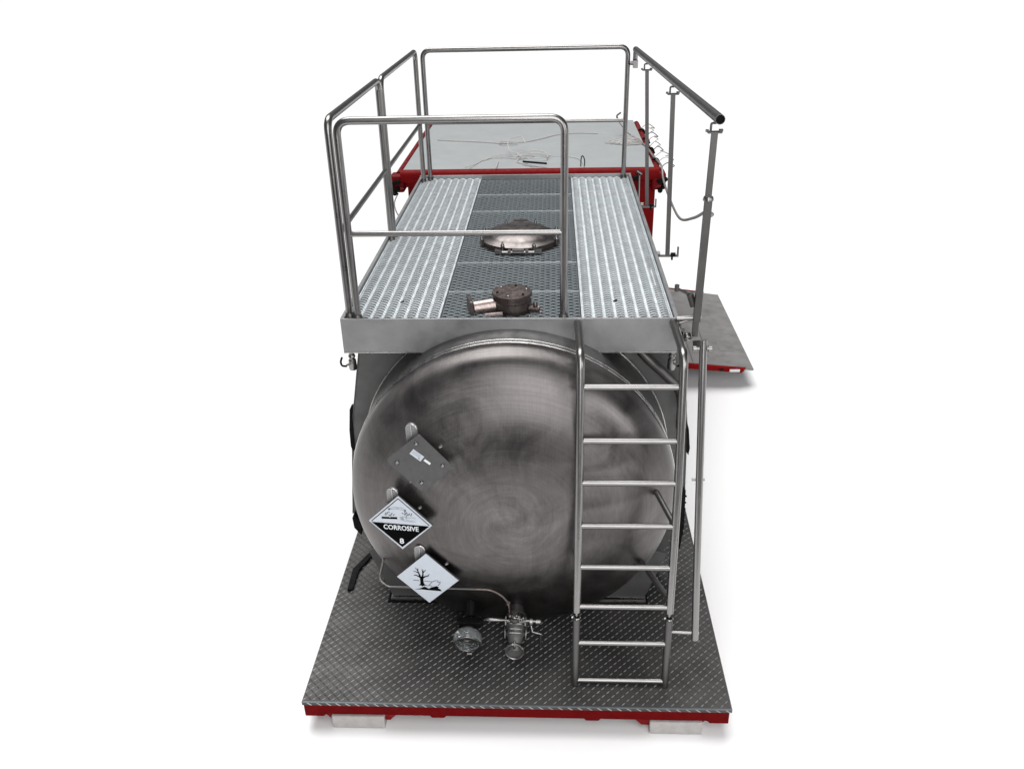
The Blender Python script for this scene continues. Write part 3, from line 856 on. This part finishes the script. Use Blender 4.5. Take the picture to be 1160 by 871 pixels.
def placard(center, yaw, roll, label, kind):
    R3 = Matrix.Rotation(math.radians(yaw), 3, 'Z') @ Matrix.Rotation(math.radians(roll), 3, 'Y')
    C0 = Vector(center)
    def W_(m):
        m.v = [tuple(C0 + R3 @ Vector(p)) for p in m.v]; return m
    D = .182
    m = MB()
    if kind == 'box':
        q = [(0, D*.93), (.015, D), (D, -.02), (D*.86, -.055), (.03, -D), (-.02, -D), (-D, .01), (-D, .035)]
        q = [(.0, D-.008), (.012, D-.008), (D, -.010), (D-.012, -.022), (.022, -D+.004), (-.008, -D+.004), (-D+.004, -.012), (-D+.004, .014)]
        m.prism([(a, b) for a, b in q][::-1], 'y', 0, .006)
        m.box(-.10, .10, .0065, .03, -.10, .10, Matrix.Rotation(math.radians(45), 3, 'Y'))
        PLC = W_(m).build('placard_plate', 'holder', T, bevel=.001, label=label)
    else:
        m.prism([(0, D), (D, 0), (0, -D), (-D, 0)][::-1], 'y', 0, .003)
        PLC = W_(m).build('hazard_placard', 'white', T, label=label)
        m = MB().prism([(.004, D-.002), (D+.006, -.0), (0.0, -D+.004), (-D+.004, 0)][::-1], 'y', .005, .011)
        W_(m).build('backing_plate', 'holder', PLC)
    # welded stub and bracket behind
    sx = -.045
    zt = .185 if kind == 'box' else .175
    m = MB()
    poly = [(sx-.032, -.16)] + [(sx+.032*math.cos(a), zt+.032*math.sin(a)) for a in [PI-PI*i/10 for i in range(11)]] + [(sx+.032, -.16)]
    yy = .04
    m.prism(poly, 'y', yy, yy+.012)
    st = W_(m).build('welded_stub', 'fascia', PLC)
    m = MB(); m.box(sx-.02, sx+.02, yy+.013, yy+.10, -.03, .10)
    W_(m).build('standoff_block', 'tube_dark', PLC)
    m = MB()
    arcp = [(sx+.030*math.cos(a), yy-.002, zt+.030*math.sin(a)) for a in [2.4-2.3*i/8 for i in range(9)]]
    m.sweep(arcp, .004, 8)
    m.sweep([(sx, yy-.002, zt+.03), (sx, yy-.002, zt-.06)], .003, 6)
    W_(m).build('stub_rim', 'bead', PLC)
    m = MB().cyl((.105, .03, .09), (.118, .03, .10), .009, 10)
    W_(m).build('retaining_screw', 'bead', PLC)
    if kind == 'box':
        for a, b in ((-.012, .118), (-.125, -.006), (.125, -.006), (.003, -.125)):
            m = MB().lathe([(.001, -.009), (.006, -.009), (.0115, -.004), (.0125, 0)], (a, -.0005, b), 'y', 16)
            W_(m).build('dome_bolt', 'tube', PLC)
        rr = Matrix.Rotation(math.radians(38), 3, 'Y')
        m = MB().box(-.036, .036, -.003, -.0008, -.019, .019)
        m.v = [tuple(rr @ Vector(p)+Vector((-.012, 0, .050))) for p in m.v]
        W_(m).build('data_label', 'white', PLC)
        m = MB()
        for k in range(3): m.box(-.03, .02, -.0036, -.0032, .012-.008*k, .0135-.008*k)
        m.lathe([(.001, -.0037), (.005, -.0037)], (.02, 0, -.009), 'y', 12)
        m.v = [tuple(rr @ Vector(p)+Vector((-.012, 0, .050))) for p in m.v]
        W_(m).build('label_print', 'greyprint', PLC)
        m = MB().box(-.02, .02, -.003, -.0008, -.007, .007)
        m.v = [tuple(rr @ Vector(p)+Vector((.042, 0, .012))) for p in m.v]
        W_(m).build('data_label', 'print_white', PLC)
    if kind == 'corrosive':
        s_ = D
        yb = -.0012
        def I(x, y): return ((x-620)/425*s_, (375-y)/352*s_ + (x-620)/425*s_*.05)
        m = MB()
        k = .915
        # inner border of the upper half
        for a, b in (((-k, 0), (0, k)), ((0, k), (k, 0))): strokes(m, [(a[0]*s_, a[1]*s_), (b[0]*s_, b[1]*s_)], .0045, yb)
        polyf(m, [(-k*s_, -.006), (k*s_, -.006), (0, -k*s_)], yb)
        polyf(m, [I(375, 296), I(472, 296), I(480, 304), (I(492, 304)), I(500, 296), I(585, 296), I(585, 322), I(375, 322)], yb)
        polyf(m, [I(475, 183), I(512, 192), I(478, 207)], yb)
        polyf(m, [I(715, 198), I(676, 204), I(705, 220)], yb)
        for q in ([(432, 240), (448, 262)], [(420, 262), (440, 275)], [(455, 232), (462, 256)], [(480, 262), (482, 286)], [(505, 262), (498, 286)], [(522, 242), (512, 262)], [(552, 258), (532, 274)], [(470, 226), (484, 232), (486, 240)],
                  [(655, 235), (668, 250)], [(690, 222), (700, 240), (702, 256)], [(715, 225), (722, 250)], [(680, 246), (690, 262)], [(735, 250), (728, 272)], [(755, 240), (745, 266)], [(785, 240), (768, 276)], [(708, 262), (712, 280)]):
            strokes(m, [I(*p) for p in q], .0042, yb)
        strokes(m, [I(*p) for p in ((700, 292), (720, 296), (700, 302))], .003, yb)
        W_(m).build('symbol', 'ink', PLC)
        m = MB()
        for q in ([(478, 184), (540, 170), (590, 168), (612, 180), (590, 186), (540, 190), (500, 194)],
                  [(710, 200), (650, 170), (610, 166), (592, 182), (620, 190), (680, 205)],
                  [(620, 300), (645, 290), (690, 286), (740, 300), (790, 296), (830, 306)], [(620, 300), (630, 325), (665, 340), (700, 342), (740, 352), (800, 352), (830, 346)],
                  [(700, 306), (712, 330), (760, 340), (800, 336)], [(640, 296), (650, 330)], [(655, 294), (672, 334)]):
            strokes(m, [I(*p) for p in q], .0026, yb)
        for q in ([(632, 300), (662, 296), (680, 330), (645, 328)],):
            polyf(m, [I(*p) for p in q], yb+.0002)
        W_(m).build('symbol_shading', 'greyprint', PLC)
        W_(text_mesh('CORROSIVE', .0440, .002, -.033, -.0022, .0010, .86)).build('lettering', 'print_white', PLC)
        W_(text_mesh('8', .050, 0.0, -.125, -.0022, .0014)).build('lettering', 'print_white', PLC)
    if kind == 'env':
        s_ = D; yb = -.0012
        def I(x, y): return ((x-500)/440*s_, (430-y)/352*s_ + (x-500)/440*s_*.03)
        m = MB()
        polyf(m, [I(*p) for p in ((388, 400), (445, 402), (438, 450), (443, 500), (460, 518), (492, 528), (440, 530), (418, 545), (400, 530), (358, 528), (385, 514), (392, 495), (392, 450))], yb)
        for q, w in (([(402, 420), (385, 370), (370, 330), (362, 285)], [.011, .009, .006, .002]), ([(376, 352), (340, 335), (302, 324)], [.007, .005, .002]), ([(398, 415), (365, 395), (330, 382), (305, 390)], [.009, .008, .006, .003]),
                     ([(368, 320), (350, 300), (328, 276)], [.005, .004, .002]), ([(368, 315), (378, 290)], [.004, .002]), ([(425, 415), (438, 370), (438, 330), (428, 292)], [.011, .008, .006, .002]),
                     ([(440, 348), (462, 325), (484, 302)], [.006, .004, .002]), ([(425, 425), (460, 402), (505, 388), (532, 360)], [.010, .009, .006, .002]), ([(495, 392), (520, 392)], [.005, .002]), ([(445, 330), (448, 306)], [.003, .001])):
            strokes(m, [I(*p) for p in q], w, yb)
        polyf(m, [I(*p) for p in ((300, 590), (400, 572), (455, 548), (510, 574), (535, 556), (580, 542), (625, 530), (655, 546), (640, 562), (672, 572), (695, 602), (640, 600), (500, 594), (400, 588))], yb)
        W_(m).build('symbol', 'ink', PLC)
        m = MB()
        for q in ([(290, 455), (380, 460)], [(448, 464), (560, 470)], [(480, 530), (505, 532), (530, 505), (560, 475), (600, 455), (640, 450), (650, 462), (640, 470), (650, 480), (682, 462), (675, 485), (650, 515), (640, 525)], [(505, 532), (520, 520), (560, 540)], [(380, 578), (420, 560), (455, 545)]):
            strokes(m, [I(*p) for p in q], .0030, yb)
        W_(m).build('symbol_outline', 'ink', PLC)
    return PLC
placard((-.494, .40, 1.358), -6, 0.5, 'blank grey diamond placard plate with small data label, topmost of the three', 'box')
placard((-.636, .42, .947), -6, 0.5, 'black and white diamond placard reading CORROSIVE 8', 'corrosive')
placard((-.513, .44, .535), -4, 0.5, 'white diamond placard with dead tree and fish symbol', 'env')

# ---- rear cabinet with roof
RB0, RB1 = 4.32, 6.68
m = MB()
m.box(-1.12, 1.15, RB0+.02, RB0+.06, .001, 1.86)
m.box(-1.12, -1.08, RB0+.06, RB1-.02, .001, 1.86); m.box(1.11, 1.15, RB0+.06, RB1-.02, .001, 1.86); m.box(-1.08, 1.11, RB1-.06, RB1-.02, .001, 1.86)
RC = m.build('rear_cabinet', 'red', T, bevel=.003)
m = MB()
m.sweep([(-1.17, RB0, 1.935), (1.17, RB0, 1.935)], .062, 12)
m.box(-1.19, 1.19, RB0-.01, RB0+.08, 1.84, 1.93)
m.build('front_beam', 'red', RC)
for x in (-1.20, 1.175):
    m = MB().sweep([(x, RB0+.05, 1.94), (x, RB1, 1.94)], .032, 10); m.box(x-.03, x+.03, RB0+.05, RB1, 1.86, 1.93)
    m.build('side_beam', 'red_scuff', RC)
    s = -1 if x < 0 else 1
    m = MB().box(x-.07, x+.06, RB0-.055, RB0+.12, 1.80, 1.955)
    m.build('corner_fitting', 'red_scuff', RC, bevel=.02)
    m = MB()
    for k, (dx, dz) in enumerate(((-.02, 1.885), (.02, 1.84), (-.01, 1.80), (.03, 1.90))):
        m.lathe([(.001, -.015), (.02, -.012), (.024, .0), (.02, .02)], (x+s*.02+dx, RB0-.065, dz), 'y', 10)
    m.sweep(curve_pts([(x+s*.01, RB0-.07, 1.9), (x+s*.04, RB0-.08, 1.85), (x, RB0-.07, 1.79)], 5), .01, 8)
    m.build('corner_lock', 'black', RC)
m = MB()
for (a, b) in ((RB0+.05, 5.34), (5.345, RB1+.05)):
    m.box(-1.165, 1.14, a, b, 1.955, 1.975 if a < 5 else 1.973)
m.build('roof_sheet', 'lid', RC, bevel=.002)
# wall details seen beside the walkway
m = MB().cyl((.99, RB0-.085, 1.945), (.995, RB0-.06, 1.66), .011, 10); m.build('pull_rod', 'tube', RC)
m = MB().sweep([(.965, RB0-.085, 1.985), (1.01, RB0-.085, 1.955)], .017, 10); m.build('rod_head', 'tube', RC)
m = MB().cyl((.935, RB0-.06, 1.915), (.975, RB0-.06, 1.915), .022, 12); m.build('rubber_stop', 'black', RC)
for k in range(9):
    a = (RB0+.12)+k*.235
    if k % 2:
        MB().sweep(curve_pts([(1.15, a, 1.985), (1.19, a-.02, 1.99), (1.215, a-.02, 1.94)], 4), .013, 8).build('cable_clip', 'black', RC)
    t = random.uniform(.10, .17)
    m = MB().sweep(curve_pts([(1.20, a, 1.96), (1.20+t*.5, a+.02, 2.0), (1.20+t, a-.01, 1.985-random.uniform(0, .03)), (1.20+t*.7, a-.03, 1.97)], 5), .0042, 6)
    m.build('cable_tie', 'rope' if k % 3 else 'black', RC)

# ---- side flap
m = MB()
fv = [(1.225, 4.30, .075), (2.225, 4.30, -.02), (2.215, 6.32, -.02), (1.225, 6.42, .075)]
m.add([Vector(p) for p in fv]+[Vector(p)-Vector((0, 0, .018)) for p in fv], [(0, 1, 2, 3), (7, 6, 5, 4), (0, 4, 5, 1), (1, 5, 6, 2), (2, 6, 7, 3), (3, 7, 4, 0)])
FL = m.build('side_flap', 'flap', T)
def fz(x): return .075-(x-1.225)*.095
m = MB(); x0, x1 = 1.23, 2.12
m.add([(x0, 4.262, fz(x0)+.008), (x1, 4.262, fz(x1)+.008), (x1+.03, 4.298, fz(x1)+.008), (x0, 4.298, fz(x0)+.008), (x0, 4.262, fz(x0)-.04), (x1-.02, 4.262, fz(x1)-.036), (x1+.01, 4.298, fz(x1)-.036), (x0, 4.298, fz(x0)-.04)],
      [(0, 1, 2, 3), (0, 4, 5, 1), (1, 5, 6, 2), (4, 7, 6, 5), (0, 3, 7, 4), (3, 2, 6, 7)])
m.build('edge_channel', 'red', FL)
m = MB().box(1.98, 2.08, 4.255, 4.261, fz(2.03)-.030, fz(2.03)-.002); m.build('reflector', 'print_white', FL)
m = MB().box(1.88, 1.92, 4.25, 4.261, fz(1.9)-.028, fz(1.9)-.010); m.build('edge_latch', 'black', FL)
m = MB(); m.add([(1.23, 6.425, .082), (2.05, 6.345, fz(2.05)+.006), (2.05, 6.365, fz(2.05)+.006), (1.23, 6.445, .082), (1.23, 6.445, .03), (2.05, 6.365, fz(2.05)-.04)], [(0, 1, 2, 3), (3, 2, 5, 4)])
m.build('edge_channel', 'red', FL)
m = MB()
for x, y0, y1 in ((1.62, 4.34, 6.2), (1.80, 4.5, 5.6)):
    m.add([(x, y0, fz(x)+.001), (x+.012, y0, fz(x+.012)+.001), (x+.012, y1, fz(x+.012)+.001), (x, y1, fz(x)+.001), (x+.006, y0, fz(x)+.005), (x+.006, y1, fz(x)+.005)], [(0, 4, 5, 3), (4, 1, 2, 5)])
m.add([(1.95, 4.68, fz(1.95)+.0015), (2.11, 4.68, fz(2.11)+.0015), (2.11, 4.90, fz(2.11)+.0015), (1.95, 4.90, fz(1.95)+.0015)], [(0, 1, 2, 3)])
m.build('flap_stiffener', 'flap', FL)

# ---- loose cables (lie on or hang from the container)
m = MB().sweep(curve_pts([(.93, 5.9, 2.20), (.90, 5.95, 2.14), (1.0, 5.75, 2.03), (1.10, 5.5, 1.99), (1.15, 5.2, 1.985), (1.17, 4.8, 1.985), (1.20, 4.4, 1.99), (1.19, 4.1, 1.93), (1.17, 3.4, 1.93), (1.13, 2.6, 2.03), (1.09, 1.8, 2.27), (1.05, 1.2, 2.48), (1.03, .96, 2.55)], 8), .0095, 10)
o = m.build('steel_cable', 'rope'); tag(o, 'grey steel cable hanging from the handrail post back to the red roof frame', 'cable')
m = MB().lathe([(.001, 0), (.016, .01), (.018, .03), (.010, .045), (.001, .05)], (1.055, 1.22, 2.46), 'x', 10)
m.build('cable_eye', 'rope', o)
z = 1.982
m = MB().sweep(curve_pts([(-1.0, 5.72, z), (-.8, 5.66, z), (-.5, 5.58, z), (-.30, 5.50, z), (-.15, 5.46, z+.01), (-.28, 5.42, z+.02), (-.32, 5.50, z+.02), (-.1, 5.55, z), (.1, 5.72, z), (.25, 5.90, z), (.45, 5.98, z), (.7, 5.95, z)], 8), .0055, 8)
o = m.build('white_wire', 'wire'); tag(o, 'long pale wire lying across the grey roof with one small loop', 'wire')
m = MB()
m.sweep(curve_pts([(-.58, 4.33, 2.01), (-.50, 4.60, z), (-.42, 4.80, z), (-.25, 4.84, z), (-.10, 4.78, z), (.03, 4.88, z), (.0, 4.95, z+.02), (-.18, 4.90, z+.04), (-.22, 5.15, z+.10), (-.10, 5.22, z+.12), (-.05, 5.10, z+.08)], 8), .004, 8)
m.sweep(curve_pts([(-.15, 4.80, z+.01), (.0, 4.92, z+.02), (.15, 4.86, z+.02), (.14, 4.72, z+.02), (-.05, 4.74, z+.02), (-.12, 4.9, z+.03), (.08, 4.98, z+.03), (.2, 4.80, z+.02)], 8), .0045, 8)
m.sweep(curve_pts([(-.45, 4.72, z), (-.30, 4.92, z+.01), (-.1, 4.86, z+.02), (-.12, 4.66, z), (.0, 4.50, z+.01), (.1, 4.32, 2.01)], 8), .004, 8)
m.sweep([(-.30, 4.70, z), (-.30, 4.5, z+.01), (-.30, 4.30, 2.01)], .004, 8)
m.sweep(curve_pts([(.15, 4.9, z), (.35, 4.86, z), (.46, 4.75, z), (.50, 4.55, z), (.50, 4.38, 2.0)], 8), .0035, 8)
o = m.build('wire_coil', 'wire'); tag(o, 'tangled coil of clear wire on the roof edge above the red beam', 'wire')
m = MB().sweep([(-.06, 4.55, z+.025), (.16, 4.44, z+.03)], .009, 8)
o = m.build('black_plug', 'black'); tag(o, 'thin black cable end lying on the roof beside the wire coil', 'cable')
m = MB().sweep(curve_pts([(.47, 4.36, 2.0), (.475, 4.40, 2.07), (.49, 4.42, 2.08), (.505, 4.40, 2.05), (.505, 4.38, 2.0)], 5), .005, 8)
o = m.build('wire_clip', 'black'); tag(o, 'small black wire loop standing on the front edge of the roof', 'clip')
m = MB()
for k in range(5):
    m.sweep(curve_pts([(1.12, 5.38+.03*k, 1.985), (1.04, 5.36+.02*k, 1.985+.012*k), (.95-.05*k, 5.34+.03*k, 1.985), (1.0, 5.38+.03*k, 2.0+.01*k), (1.1, 5.45+.02*k, 1.99)], 6), .0045, 6)
o = m.build('wire_bundle', 'wire'); tag(o, 'bundle of white wire tied at the right side of the roof', 'wire')
m = MB().sweep(curve_pts([(-1.20, 4.25, 1.80), (-1.24, 4.24, 1.70), (-1.20, 4.24, 1.58), (-1.1, 4.26, 1.52), (-1.05, 4.30, 1.50)], 6), .006, 8)
o = m.build('hanging_wire', 'wire'); tag(o, 'thin wire drooping below the left corner of the red beam', 'wire')
